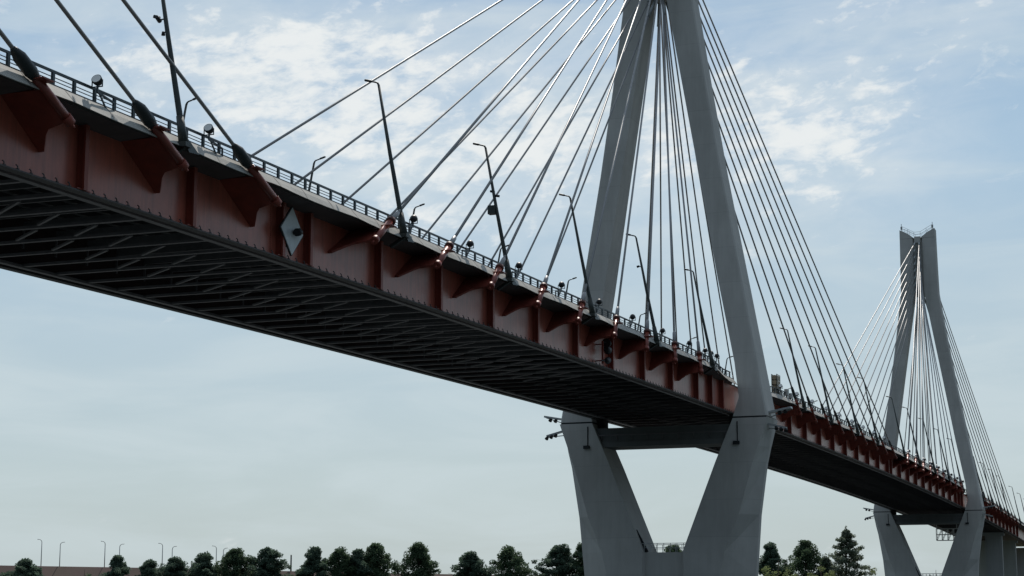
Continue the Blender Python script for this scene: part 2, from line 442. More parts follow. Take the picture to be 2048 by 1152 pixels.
def make_pylon(py, label, which):
    th = thing('bridge_pylon', label, 'pylon', (0, py, 0), 0, 'concrete bridge pylons')
    o = (0, py, 0)
    for sd in (1, -1):
        # upper inclined leg
        zs = [25.8, 28.05, 32.3, 42.3, 49, 56, 67, 78]; rings = []
        for z in zs:
            a, b, t = lerp_tab(UP_IN, z), lerp_tab(UP_OUT, z), lerp_tab(UP_T, z); c = .16
            rings.append([(sd * x, py + y, z) for x, y in ((a, -t), (b - c, -t), (b, -t + c), (b, t - c), (b - c, t), (a, t))])
        m = MB(); m.loft(rings); leg = m.build('upper_leg', M['concrete'], th, o)
        # joint plate between leg and pier: dark recessed band
        m = MB(); a, b, t = lerp_tab(UP_IN, 25.8), lerp_tab(UP_OUT, 25.8), 2.75
        m.loft([[(sd * x, py + y, z) for x, y in ((a + .06, -t + .06), (b - .06, -t + .06), (b - .06, t - .06), (a + .06, t - .06))] for z in (25.58, 25.82)])
        m.build('joint_band', M['black'], th, o)
        # lower leg of the V with folded outer face
        rings = []
        for z in (10.1, 14.4, 20.4, 22.3, 25.6):
            a, r, tp, t = lerp_tab(LO_IN, z), lerp_tab(LO_OUT, z), lerp_tab(LO_TIP, z), lerp_tab(LO_T, z)
            rings.append([(sd * x, py + y, z) for x, y in ((a, -t), (r, -t), (tp, -.55), (tp, .55), (r, t), (a, t))])
        m = MB(); m.loft(rings); m.build('lower_leg', M['concrete'], th, o)
        # split column above the fork
        m = MB(); rings = []
        for z, b, t in ((78, 4.42, 1.7), (84, 4.3, 1.66), (91.5, 4.2, 1.62)):
            rings.append([(sd * x, py + y, z) for x, y in ((1.1, -t + .15), (1.25, -t), (b - .12, -t), (b, -t + .12), (b, t - .12), (b - .12, t), (1.25, t), (1.1, t - .15))])
        m.loft(rings)
        # raised ear with slanting top
        m.extrude([(sd * .75, py - 1.62, 91.55), (sd * 4.2, py - 1.62, 91.55), (sd * 4.17, py - 1.62, 93.75), (sd * 3.5, py - 1.62, 93.45), (sd * 2.2, py - 1.62, 92.75)], (0, 3.24, 0))
        m.build('column_half', M['concrete'], th, o)
        # floodlight trays reaching outward at the joint
        for (z, L_, tilt, nlamp, yy) in ((26.3, 2.6, .12, 2, -.9), (24.9, 2.2, -.12, 3, -1.7)):
            x0 = lerp_tab(UP_OUT, 26) if z > 25.8 else 12.6
            p0 = V((sd * (x0 - .05), py + yy, z)); p1 = V((sd * (x0 + L_), py + yy, z + tilt * 4 * (1 if z > 25.8 else 1.2)))
            m = MB(); m.bar(p0, p1, 1.1 if z > 25.8 else .5, .22)
            m.bar(V(p0) + V((0, .5, -.5)), V(p1) + V((0, .4, -.1)), .1)
            tray = m.build('lamp_tray', M['galv'], th, o)
            for i in range(nlamp):
                q = p0.lerp(p1, .45 + .25 * i)
                m = MB(); m.tube([q + V((0, -.1, -.12)), q + V((sd * .1, -.3, -.42))], [.17, .24], 10)
                m.build('tray_lamp', M['black'], tray, o)
        # conduit and small lamp on the pier face
        m = MB(); xx = sd * 9.2
        m.bar((xx, py - 2.9, 25.2), (xx, py - 2.9, 22.9), .12); m.box(min(xx - .5, xx + .25), max(xx - .5, xx + .25), py - 3.2, py - 2.85, 22.5, 22.9)
        m.build('conduit', M['black'], th, o)
    # central web of the column, recessed, where the cables enter
    m = MB(); m.box(-1.12, 1.12, py - .9, py + .9, 78.6, 91.5); m.box(-.74, .74, py - 1.6, py + 1.6, 90.4, 91.9)
    m.build('column_core', M['concrete'], th, o)
    # solid base block under the V, slightly recessed
    m = MB(); rings = []
    for z in (-2, 7.3, 10.095):
        r, tp, t = lerp_tab(LO_OUT, z), lerp_tab(LO_TIP, z), lerp_tab(LO_T, z)
        rings.append([(x, py + y, z) for x, y in ((-2.5, -t), (-r, -t), (-tp, -.55), (-tp, .55), (-r, t), (r, t), (tp, .55), (tp, -.55), (r, -t), (2.5, -t), (2.3, -t + .5), (-2.3, -t + .5))])
    m.loft(rings); m.build('base_block', M['concrete'], th, o)
    # guard rail and ladder in the crotch
    m = MB()
    for yy in (-2.6, 2.6):
        m.bar((-2.7, py + yy, 11.15), (2.7, py + yy, 11.15), .07); m.bar((-2.5, py + yy, 10.65), (2.5, py + yy, 10.65), .05)
        for i in range(7): m.bar((-2.4 + i * .8, py + yy, 10.1), (-2.4 + i * .8, py + yy, 11.15), .06)
        m.build('guard_rail', M['galv'], th, o); m = MB()
    m = MB(); m.bar((-3.6, py - 2.2, 12.7), (-2.2, py - 2.2, 10.1), .16, .5); m.build('ladder', M['black'], th, o)
    # cross beam under the deck
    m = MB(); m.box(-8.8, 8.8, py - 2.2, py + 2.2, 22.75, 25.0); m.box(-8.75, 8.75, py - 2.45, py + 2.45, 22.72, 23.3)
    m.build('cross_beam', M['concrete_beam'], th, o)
    m = MB(); m.bar((-8.2, py - 2.6, 24.1), (8.2, py - 2.6, 24.1), .12, .12)
    for i in range(9): m.bar((-7.6 + 1.9 * i, py - 2.6, 24.1), (-7.6 + 1.9 * i, py - 2.2, 23.5), .08)
    m.build('service_pipe', M['frame'], th, o)
    for x in (-XW, XW):
        m = MB(); m.box(x - .6, x + .6, py - .8, py + .8, 25.0, prof(py) - .085); m.build('bearing', M['under'], th, o)
    # railing round the notched top
    m = MB(); P = [(-4.0, 93.65), (-3.5, 93.45), (-2.2, 92.75), (-.75, 91.92), (.75, 91.92), (2.2, 92.75), (3.5, 93.45), (4.0, 93.65)]
    for yy in (-1.5, 1.5):
        for (x0, z0), (x1, z1) in zip(P[1:], P[2:-1]):
            for h in (.6, 1.15): m.bar((x0, py + yy, z0 + h), (x1, py + yy, z1 + h), .06)
        for x, z in P[1:-1]: m.bar((x, py + yy, z), (x, py + yy, z + 1.2), .07)
        m.build('top_railing', M['galv'], th, o); m = MB()
    for x in (-3.7, 3.7):
        m.bar((x, py - 1.4, 93.5), (x, py - 1.4, 95.3), .12); m.box(x - .2, x + .2, py - 1.6, py - 1.2, 93.9, 94.6)
        m.build('warning_light', M['galv'], th, o); m = MB()
    return th
make_pylon(0.0, 'closer grey concrete pylon whose fork and top leave the picture', 1)
make_pylon(SPAN, 'distant grey concrete pylon with its notched top in view at right', 2)

# ------------------------------------------------------------------ railings
def railing(sd, label, parts):
    th = thing('bridge_railing', label, 'railing', (sd * 9.8, 0, prof(0) + 3.7)); o = th.location.copy()
    X = sd * 9.8
    for (a, b) in [(YA, -2.7), (2.7, SPAN - 2.7), (SPAN + 2.7, YB)]:
        m = MB(); strip(m, [(X - .05, 4.74), (X + .05, 4.74), (X + .05, 4.86), (X - .05, 4.86)], a, b); m.build('top_rail', M['rail'], th, o)
        for z in (4.53, 4.36):
            m = MB(); strip(m, [(X - .018, z - .018), (X + .018, z - .018), (X + .018, z + .018), (X - .018, z + .018)], a, b); m.build('lower_rail', M['rail'], th, o)
    P = []; y = -SPAN / 2 - 90
    while y < YB - 2:
        if abs(y) > 2.7 and abs(y - SPAN) > 2.7: P.append(y)
        y += S / 6
    P.sort(key=lambda q: abs(q + 152))
    def post(m, y):
        z = prof(y); x = X + sd * edge_off(y); m.box(x - .06, x + .06, y - .09, y + .09, z + 3.66, z + 4.74)
    n = 99 if parts else 0
    for y in P[:n]:
        m = MB(); post(m, y); m.build('railing_post', M['rail'], th, o)
    m = MB()
    for y in P[n:]: post(m, y)
    tag(m.build('railing_post', M['rail'], th, o), kind='stuff')
railing(1, 'dark steel post and rail parapet along the near deck edge', True)
railing(-1, 'dark steel post and rail parapet along the far deck edge', False)

# ------------------------------------------------------------------ lamp posts on the deck
def lamp_post_proto():
    th = thing('lamp_post', 'x', 'lamp post', (0, 0, 0))
    # local: base at deck edge fixing, leaning toward -X (over the road)
    m = MB(); m.tube([(0, 0, -.25), (-.32, 0, 1.6), (-1.1, 0, 5.6), (-2.0, 0, 10.5)], [.17, .165, .13, .085], 10)
    mast = m.build('mast', M['pole'], th)
    m = MB(); m.tube([(-.02, 0, -.05), (-.3, 0, 1.5)], [.27, .2], 10); m.box(-.5, .28, -.3, .3, -.2, .05)
    m.bar((.1, 0, -.1), (-1.0, 0, -.75), .22, .22)
    m.extrude([(-.02, -.25, .3), (-.02, .3, .3), (.08, 1.3, -.32), (.08, .25, -.42)], (.1, 0, 0)); m.build('base_bracket', M['pole'], mast)
    m = MB(); m.tube([(-2.0, 0, 10.45), (-2.06, 0, 10.6), (-2.16, 0, 10.68), (-2.6, 0, 10.8)], [.08, .07, .06, .055], 8)
    arm = m.build('arm', M['pole'], th)
    m = MB(); m.tube([(-2.5, 0, 10.78), (-2.6, 0, 10.81), (-3.0, 0, 10.92), (-3.06, 0, 10.94)], [.055, .09, .085, .04], 8)
    m.build('lamp_head', M['pole'], arm)
    return th
NEAR = [-132.2, -103.7, -83.6, -62.8, -42.3, -20.1, 29.9, 49.4, 71.6, 90.7, 121, 140, 162, 184.2, 207.2, 251, 272, 293, 314, 351, 377, 400]
FAR = [-99, -78, -56.7, -33.5, -10.8, 19.3, 45, 68, 91, 114, 137, 160, 183, 206, 250, 272, 294, 316, 345, 372]
proto = lamp_post_proto(); first = True
def post_label(y, side):
    if y < 0:
        L_ = sorted([q for q in (NEAR if side > 0 else FAR) if q < 0], reverse=True); return 'left of the closer pylon, %s from it' % NTH[L_.index(y)]
    if y < SPAN:
        L_ = sorted([q for q in (NEAR if side > 0 else FAR) if 0 < q < SPAN]); return 'between the pylons, %s from the closer one' % NTH[L_.index(y)]
    L_ = sorted([q for q in (NEAR if side > 0 else FAR) if q > SPAN]); return 'beyond the distant pylon, %s from it' % NTH[L_.index(y)]
POSTS = []
for y in NEAR:
    lab = 'tall leaning near-edge lamp post, ' + post_label(y, 1); loc = (10.72, y, prof(y) + 3.5)
    if first: proto.location = loc; proto['label'] = lab; proto['group'] = 'lamp posts on the near deck edge'; first = False; POSTS.append(proto)
    else: POSTS.append(dup(proto, loc, 0, lab, 'lamp posts on the near deck edge'))
for y in FAR:
    dup(proto, (-10.9, y, prof(y) + 5.0), math.pi, 'far-edge lamp post showing only its top, ' + post_label(y, -1), 'lamp posts on the far deck edge')
# extras carried on single posts: cameras and a control box
o = POSTS[0].location
m = MB(); m.bar((-1.35, 0, 6.9), (-1.75, -.05, 6.85), .06); m.tube([(-1.7, -.35, 6.95), (-1.75, .1, 6.85)], [.1, .13], 8)
m.bar((-1.95, -.2, 7.05), (-1.75, .1, 7.0), .14); m.build('traffic_camera', M['black'], POSTS[0])
m = MB(); m.bar((-1.2, 0, 6.2), (-1.45, 0, 6.15), .05); m.tube([(-1.45, 0, 6.2), (-1.45, 0, 6.0)], [.08, .11], 8); m.build('dome_camera', M['black'], POSTS[0])
m = MB(); m.box(-1.72, -1.12, -.28, .25, 5.15, 5.82); m.build('control_box', M['pole'], POSTS[2])
m = MB(); m.bar((-1.25, 0, 6.9), (-1.6, 0, 7.0), .16); m.bar((-1.2, 0, 6.6), (-.85, 0, 6.55), .16); m.build('traffic_camera', M['black'], POSTS[2])
m = MB(); m.bar((-1.4, 0, 7.5), (-1.75, 0, 7.6), .07); m.tube([(-1.7, 0, 7.62), (-1.95, 0, 7.55)], [.1, .12], 8); m.build('traffic_camera', M['black'], POSTS[4])

# ------------------------------------------------------------------ round floodlights on the parapet
def flood_proto():
    th = thing('floodlight', 'x', 'floodlight', (0, 0, 0))
    d = V((-.12, .90, .42)).normalized()     # beam: up along the cables
    c = V((0, 0, .62))
    m = MB(); m.tube([c - d * .26, c - d * .2, c - d * .04, c + d * .14], [.11, .19, .25, .26], 16); m.build('housing', M['black'], th)
    m = MB(); m.tube([c + d * .125, c + d * .15], [.225, .225], 16); m.build('lens', M['lens'], th)
    m = MB(); m.bar((-.02, 0, .02), (-.02, 0, .36), .08); m.bar((-.29, 0, .3), (.29, 0, .3), .05)
    m.bar((-.29, 0, .27), (-.29, 0, .64), .045); m.bar((.29, 0, .27), (.29, 0, .64), .045)
    m.bar((0, 0, .05), (0, -1.5, -.12), .09); m.bar((0, -.2, .03), (-.05, -.9, -.75), .07); m.bar((0, -1.5, -.12), (.0, -1.5, -1.0), .08)
    m.build('bracket_frame', M['rail'], th)
    return th
fp = flood_proto(); first = True
def flood(y, rz, lab, grp, x=10.15, dz=4.5):
    global first
    loc = (x, y, prof(y) + dz)
    if first:
        fp.location = loc; fp.rotation_euler = (0, 0, rz); fp['label'] = lab; fp['group'] = grp; first = False
    else: dup(fp, loc, rz, lab, grp)
for i, y in enumerate((-139.5, -128.7)):
    flood(y, math.pi, 'round bright-lensed floodlight, %s' % ('left of the second damper' if i == 0 else 'just left of the damper nearest the diamond sign'), 'floodlights left of the diamond sign')
for k in range(8):
    flood(-100.9 + 10.43 * k, 0, 'dark round floodlight left of the closer pylon, %s from the diamond sign' % NTH[k], 'floodlights left of the closer pylon')
for k in range(3):
    flood(-21.2 + 2.6 * k, 0, 'dark round floodlight in tight row beside the closer pylon, %s of three from left' % NTH[k], 'row of three floodlights at the closer pylon')
for k in range(9):
    flood(SPAN - 100.9 + 10.43 * k, 0, 'small dark floodlight on parapet left of distant pylon, %s along from mid span' % NTH[k], 'floodlights left of the distant pylon')
for k in range(9):
    flood(100.9 - 10.43 * k, math.pi, 'small floodlight on parapet right of closer pylon, %s from mid span' % NTH[k], 'floodlights right of the closer pylon')

# ------------------------------------------------------------------ diamond navigation sign with its lamp
y0 = -116.45; z0 = prof(y0)
th = thing('navigation_sign', 'white diamond navigation sign with black lamp on the red girder at mid span', 'sign', (8.95, y0, z0 + .2)); o = th.location.copy()
m = MB(); m.extrude([(8.93, y0, z0 + .22), (8.93, y0 + 1.42, z0 + 1.68), (8.93, y0, z0 + 3.14), (8.93, y0 - 1.42, z0 + 1.68)], (.05, 0, 0))
m.build('diamond_panel', M['white'], th, o)
m = MB()
Q = [(8.91, y0, z0 + .2), (8.91, y0 + 1.47, z0 + 1.68), (8.91, y0, z0 + 3.16), (8.91, y0 - 1.47, z0 + 1.68)]
for a, b in zip(Q, Q[1:] + Q[:1]): m.bar(a, b, .09, .1, up=V((1, 0, 0)))
m.bar((8.36, y0, z0 + .8), (8.93, y0, z0 + .8), .1); m.bar((8.36, y0, z0 + 2.6), (8.93, y0, z0 + 2.6), .1)
m.build('panel_frame', M['black'], th, o)
m = MB(); m.bar((8.98, y0 + .25, z0 + 1.75), (9.3, y0 + .3, z0 + 1.75), .1); m.tube([(9.28, y0 - .02, z0 + 1.58), (9.28, y0 + .3, z0 + 1.66), (9.28, y0 + .75, z0 + 1.76)], [.25, .24, .06], 10)
m.build('signal_lamp', M['black'], th, o)

# signal lamps on a pipe fixed to the girder
y0 = -54.6; z0 = prof(y0)
th = thing('signal_lamps', 'black signal lamps on a vertical pipe fixed to the red girder', 'signal lamp', (9.0, y0, z0)); o = th.location.copy()
m = MB(); m.bar((9.0, y0, z0 + .1), (9.0, y0, z0 + 2.2), .16); m.bar((8.36, y0, z0 + 1.9), (9.0, y0, z0 + 1.9), .1); m.bar((8.36, y0, z0 + .4), (9.0, y0, z0 + .4), .1)
m.build('mounting_pipe', M['red'], th, o)
m = MB(); m.tube([(9.2, y0 + .5, z0 + 2.1), (9.2, y0 + 1.1, z0 + 2.1)], [.42, .3], 12); m.tube([(9.2, y0 + .35, z0 + 1.55), (9.2, y0 + 1.0, z0 + 1.45)], [.25, .4], 12)
m.bar((9.0, y0, z0 + 2.1), (9.2, y0 + .6, z0 + 2.1), .1); m.bar((9.0, y0, z0 + 1.5), (9.2, y0 + .6, z0 + 1.5), .1); m.build('upper_lamp', M['black'], th, o)
m = MB(); m.tube([(9.2, y0 + .2, z0 + .45), (9.2, y0 + .9, z0 + .5)], [.15, .34], 12); m.bar((9.0, y0 - .4, z0 + .35), (9.2, y0 + .4, z0 + .45), .12); m.build('lower_lamp', M['black'], th, o)

# tan equipment cabinet just past the closer pylon
y0 = 18.6; z0 = prof(y0) + 3.63
th = thing('equipment_rack', 'rack of stacked tan equipment boxes on the deck right behind the closer pylon leg', 'rack', (9.3, y0, z0)); o = th.location.copy()
m = MB()
for i in range(4): m.box(9.0, 9.7, y0 - 1.0 + .12 * (i % 2), y0 + .9 - .1 * (i % 2), z0 + .45 + i * .66, z0 + .96 + i * .66)
m.box(9.25, 9.45, y0 - .8, y0 + .7, z0 + .4, z0 + 3.0); m.build('body', M['tan'], th, o)
m = MB()
for x in (9.02, 9.68):
    for yy in (-1.05, .95): m.bar((x, y0 + yy, z0), (x, y0 + yy, z0 + 3.1), .08)
for z in (.4, 1.06, 1.72, 2.38, 3.05):
    for x in (9.02, 9.68): m.bar((x, y0 - 1.05, z0 + z), (x, y0 + .95, z0 + z), .07)
m.build('rack_frame', M['pole'], th, o)
for i, (yy, h) in enumerate(((22.6, 1.6), (25.0, 1.3))):
    zz = prof(yy) + 3.63
    t2 = thing('control_box', ['dark control box on post beside the tan rack', 'smaller dark control box, second past the tan rack'][i], 'control box', (9.9, yy, zz), 0, 'control boxes by the rack'); o = t2.location.copy()
    m = MB(); m.bar((9.9, yy, zz), (9.9, yy, zz + h * .5), .1); m.build('post', M['pole'], t2, o)
    m = MB(); m.box(9.65, 10.1, yy - .45, yy + .45, zz + h * .5, zz + h); m.build('housing', M['galv'], t2, o)

# hanging inspection gantry beyond the distant pylon
y0 = 262.0
th = thing('inspection_gantry', 'lattice inspection gantry hanging under the deck beyond the distant pylon', 'gantry', (0, y0, prof(y0) - 5.8)); o = th.location.copy()
m = MB(); zb, zt_ = prof(y0) - 5.9, prof(y0) - 3.0
for yy in (y0 - .8, y0 + .8):
    for z in (zb, (zb + zt_) / 2, zt_): m.bar((-2.4, yy, z), (7.5, yy, z), .16)
    for i in range(8):
        x = -2.4 + i * 1.4
        m.bar((x, yy, zb), (x, yy, zt_), .13)
        if i < 7: m.bar((x, yy, zb), (x + 1.4, yy, zt_), .1); 
m.build('lattice_truss', M['galv'], th, o)
m = MB()
for x in (-2.35, 2.6, 7.4): m.bar((x, y0, zt_), (x, y0, prof(y0) - .06), .16)
m.build('hanger', M['galv'], th, o)

# approach piers
for i, y in enumerate((336.0, 378.0, 420.0, 462.0)):
    th = thing('approach_pier', 'twin column concrete approach pier, %s beyond the distant pylon' % NTH[i], 'pier', (0, y, 0), 0, 'approach piers'); o = th.location.copy()
    zt_ = prof(y) - .09
    for sd in (1, -1):
        m = MB(); a, b = sorted((sd * 1.9, sd * 6.6)); m.box(a, b, y - 1.1, y + 1.1, -1, zt_ - .9); m.build('column', M['concrete_pier'], th, o)
    m = MB(); m.box(-7.2, 7.2, y - 1.3, y + 1.3, zt_ - .9, zt_); m.build('cap_beam', M['concrete_pier'], th, o)

# ------------------------------------------------------------------ river, banks, embankment
def sheet(name, x0, x1, y0, y1, z, mat, n=1):
    m = MB(); m.poly([(x0, y0, z), (x1, y0, z), (x1, y1, z), (x0, y1, z)], [(0, 1, 2, 3)])
    return tag(m.build(name, mat), kind='structure')
mw, nt, b = nodes_of('river_water')
b.inputs['Base Color'].default_value = (0.03, 0.045, 0.045, 1); b.inputs['Roughness'].default_value = 0.12
nz = nt.nodes.new('ShaderNodeTexNoise'); nz.inputs['Scale'].default_value = 0.6; nz.inputs['Detail'].default_value = 6
tcw = nt.nodes.new('ShaderNodeTexCoord'); nt.links.new(tcw.outputs['Object'], nz.inputs['Vector'])
bpn = nt.nodes.new('ShaderNodeBump'); bpn.inputs['Strength'].default_value = 0.6; bpn.inputs['Distance'].default_value = 0.3
nt.links.new(nz.outputs['Fac'], bpn.inputs['Height']); nt.links.new(bpn.outputs[0], b.inputs['Normal'])
sheet('river_water', -9000, 9000, -9000, 9000, 0.0, mw)
# far bank: ground sheet rising out of the water, out to the horizon
m = MB(); rnd = random.Random(3)
NX = 60; xs = [-9000] + [-600 + 1400 * i / NX for i in range(NX + 1)] + [9000]
def shore(x): return 120 - .45 * min(0, x + 60) * 0 + (150 + 0.42 * max(-420, min(x, 60))) * 0 + (165 if x < 20 else 245) + .0 * x + (0.45 * (x + 260) if -600 < x < 20 else (0.45 * 280 if x >= 20 else -150)) * .5
rows = [(-6, -.5), (0, .15), (14, 1.6), (40, 2.2), (120, 2.4), (900, 3.0), (9000, 3.0)]
for (dy, z) in rows:
    for x in xs: m.v.append((x, shore(x) + dy, z + (rnd.uniform(-.15, .15) if 0 < dy < 200 else 0)))
W = len(xs)
for r in range(len(rows) - 1):
    for c in range(W - 1):
        a = r * W + c; m.f.append((a, a + 1, a + W + 1, a + W)); m.sm.append(True)
tag(m.build('far_bank', M['grass']), kind='structure')
# road embankment at the left, dropping slowly to the right
m = MB(); E = [(-520, 172, 19.5), (-420, 238, 18.6), (-315, 306.5, 17.25), (-274, 334, 16.6), (-230, 358, 15.5), (-167, 386, 14.2), (-90, 405, 13.2), (60, 430, 12), (300, 455, 11)]
ring = []
for i, (x, y, z) in enumerate(E):
    a = V(E[max(0, i - 1)]); b_ = V(E[min(len(E) - 1, i + 1)]); t = (b_ - a); n = V((t.y, -t.x, 0)).normalized()
    p = V((x, y, 0))
    ring.append([tuple(p + n * w + V((0, 0, zz))) for w, zz in ((24, 1.5), (1.2, z - .05), (-.5, z + .02), (-12, z), (-36, 1.5))])
m.loft(ring, False)
tag(m.build('road_embankment', M['earth']), kind='structure')
LAMPS = [(-304.4, 314.2, 17.0, 9.0, -1), (-299.4, 317.6, 16.9, 8.2, 1), (-287.1, 325.7, 16.8, 8.7, -1), (-283.0, 328.3, 16.7, 7.9, 1),
         (-270.8, 335.7, 16.5, 8.4, -1), (-268.0, 337.4, 16.3, 7.6, 1), (-255.2, 344.9, 16.0, 8.1, -1), (-253.1, 346.0, 15.9, 7.5, 1)]
lp = None
for i, (x, y, z, h, sd) in enumerate(LAMPS):
    th = thing('street_lamp', 'thin curved street lamp on the far embankment, %s from the left' % NTH[i], 'street lamp', (x, y, z - .3), 0, 'street lamps on the embankment'); o = th.location.copy()
    d = V((.86, .5, 0)) * sd
    m = MB(); m.tube([(x, y, z - .3), (x, y, z + h - 1)], [.16, .12], 7); m.build('post', M['farlamp'], th, o)
    m = MB(); m.tube([V((x, y, z + h - 1.05)), V((x, y, z + h - .5)) + d * .12, V((x, y, z + h - .1)) + d * .6, V((x, y, z + h)) + d * 1.5], [.11, .1, .09, .09], 6); m.build('arm', M['farlamp'], th, o)
th = thing('chimney_mast', 'short dark mast standing alone between the trees at left', 'mast', (-232.8, 356.9, 14.0)); o = th.location.copy()
m = MB(); m.tube([(-232.8, 356.9, 14), (-232.8, 356.9, 21.1)], [.3, .25], 8); m.build('pole', M['pole'], th, o)
m = MB(); m.box(-233.5, -232.6, 356.4, 357.0, 16.2, 17.6); m.build('box', M['pole'], th, o)

# ------------------------------------------------------------------ trees
def leaves(m, rnd, c, r, n, size, flat=1.0):
    for _ in range(n):
        while True:
            p = V((rnd.uniform(-1, 1), rnd.uniform(-1, 1), rnd.uniform(-1, 1)))
            if p.length < 1: break
        q = V(c) + V((p.x * r, p.y * r, p.z * r * flat))
        a = V((rnd.gauss(0, 1), rnd.gauss(0, 1), rnd.gauss(0, .6))).normalized()
        b_ = a.cross(V((rnd.gauss(0, 1), rnd.gauss(0, 1), rnd.gauss(0, 1)))).normalized()
        s_ = size * rnd.uniform(.6, 1.3)
        m.poly([q - a * s_, q + b_ * s_ * .45, q + a * s_, q - b_ * s_ * .45], [(0, 1, 2, 3)])
def tree(x, y, top, width, kind, label, seed, group, ground=2.3, name=None):
    rnd = random.Random(seed); H = top - ground; width *= 1.0 if kind == 'bush' else 1.08
    nm = name or {'pine': 'pine_tree', 'broad': 'broadleaf_tree', 'spire': 'conifer_tree', 'bush': 'shrub'}[kind]
    th = thing(nm, label, 'shrub' if kind == 'bush' else 'tree', (x, y, ground - .3), rnd.uniform(0, 6), group)
    tr = MB(); cr = MB(); R = width / 2
    f1, f2 = rnd.uniform(0, 6.3), rnd.uniform(0, 6.3)
    def wob(a, t): return 1 + .22 * math.sin(2 * a + f1 + 5 * t) + .16 * math.sin(3 * a + f2 - 9 * t)
    lean = V((rnd.uniform(-.9, .9), rnd.uniform(-.9, .9), 0))
    trunk = [V((0, 0, 0)), lean * .4 + V((0, 0, H * .4)), lean + V((0, 0, H * .97))]
    tr.tube(trunk, [.035 * H * .5 + .08, .012 * H + .06, .05], 7)
    def axis(t): return trunk[0].lerp(trunk[2], t)
    if kind == 'pine':
        n = int(60 + R * 7)
        for i in range(n):
            t = .28 + .69 * (i + rnd.random()) / n
            sh = max(0.05, (1.03 - t) / .40) ** .95 if t > .63 else 1.0
            rad = R * min(1, sh) * rnd.uniform(.35, 1.12)
            a = rnd.uniform(0, 2 * math.pi); rad *= wob(a, t); d = V((math.cos(a), math.sin(a), rnd.uniform(.05, .35)))
            p0 = axis(t - .03); p1 = p0 + V((d.x * rad, d.y * rad, d.z * rad))
            tr.tube([p0, p0.lerp(p1, .5) + V((0, 0, .15)), p1], [.09, .06, .03], 5)
            for q in range(rnd.randint(2, 3)):
                f = rnd.uniform(.45, 1.05); c = p0.lerp(p1, f) + V((rnd.uniform(-.5, .5), rnd.uniform(-.5, .5), rnd.uniform(.0, .5)))
                leaves(cr, rnd, c, rnd.uniform(.75, 1.4), 80, .34, .7)
        leaves(cr, rnd, axis(.97), .9, 50, .34, .9)
        mat = M['leaf_pine']
    elif kind == 'broad':
        n = int(90 + R * 10)
        for i in range(n):
            t = rnd.uniform(.35, .99); u = (t - .60) / .40
            prof_r = R * (max(0.06, 1 - u) ** .68 if u > 0 else 1 - .25 * (u * u))
            a = rnd.uniform(0, 2 * math.pi); rr = wob(a, t) * prof_r * math.sqrt(rnd.uniform(.02, 1.05))
            p0 = axis(max(.15, t - .15)); c = axis(t) + V((math.cos(a) * rr, math.sin(a) * rr, 0))
            if i % 2 == 0: tr.tube([p0, p0.lerp(c, .4) + V((0, 0, -.15)), p0.lerp(c, .75)], [.11, .06, .03], 5)
            leaves(cr, rnd, c, rnd.uniform(.9, 1.6), 90, .33, .9)
        mat = M['leaf_broad']
    elif kind == 'spire':
        n = 120
        for i in range(n):
            t = .22 + .75 * i / n
            rad = (R * min(1, (1.0 - t) / .5) + .3) * rnd.uniform(.4, 1.15)
            a = i * 2.399 + rnd.uniform(-.4, .4); up = rnd.uniform(-.1, .45)
            p0 = axis(t); p1 = p0 + V((math.cos(a) * rad, math.sin(a) * rad, up * rad))
            tr.tube([p0, p1], [.06, .02], 5)
            for f in (.5, .8, 1.0): leaves(cr, rnd, p0.lerp(p1, f), .55 + .7 * (1 - t), 34, .34, .75)
        leaves(cr, rnd, axis(1.0) + V((0, 0, .1)), .45, 30, .32, 2.0)
        mat = M['leaf_silver']
    else:
        for i in range(int(16 + R * 6)):
            a = rnd.uniform(0, 6.283); rr = R * math.sqrt(rnd.random()); zz = H * rnd.uniform(.2, .95) * (1 - .45 * (rr / R) ** 2)
            c = V((math.cos(a) * rr, math.sin(a) * rr, zz)); tr.tube([V((rr * .1 * math.cos(a), rr * .1 * math.sin(a), 0)), c], [.06, .02], 4)
            leaves(cr, rnd, c, rnd.uniform(.7, 1.3), 44, .28, .8)
        mat = M['leaf_light']
    cr.build('crown', mat, th); tr.build('trunk', M['bark'], th)
    return th
G = 'trees along the far bank'
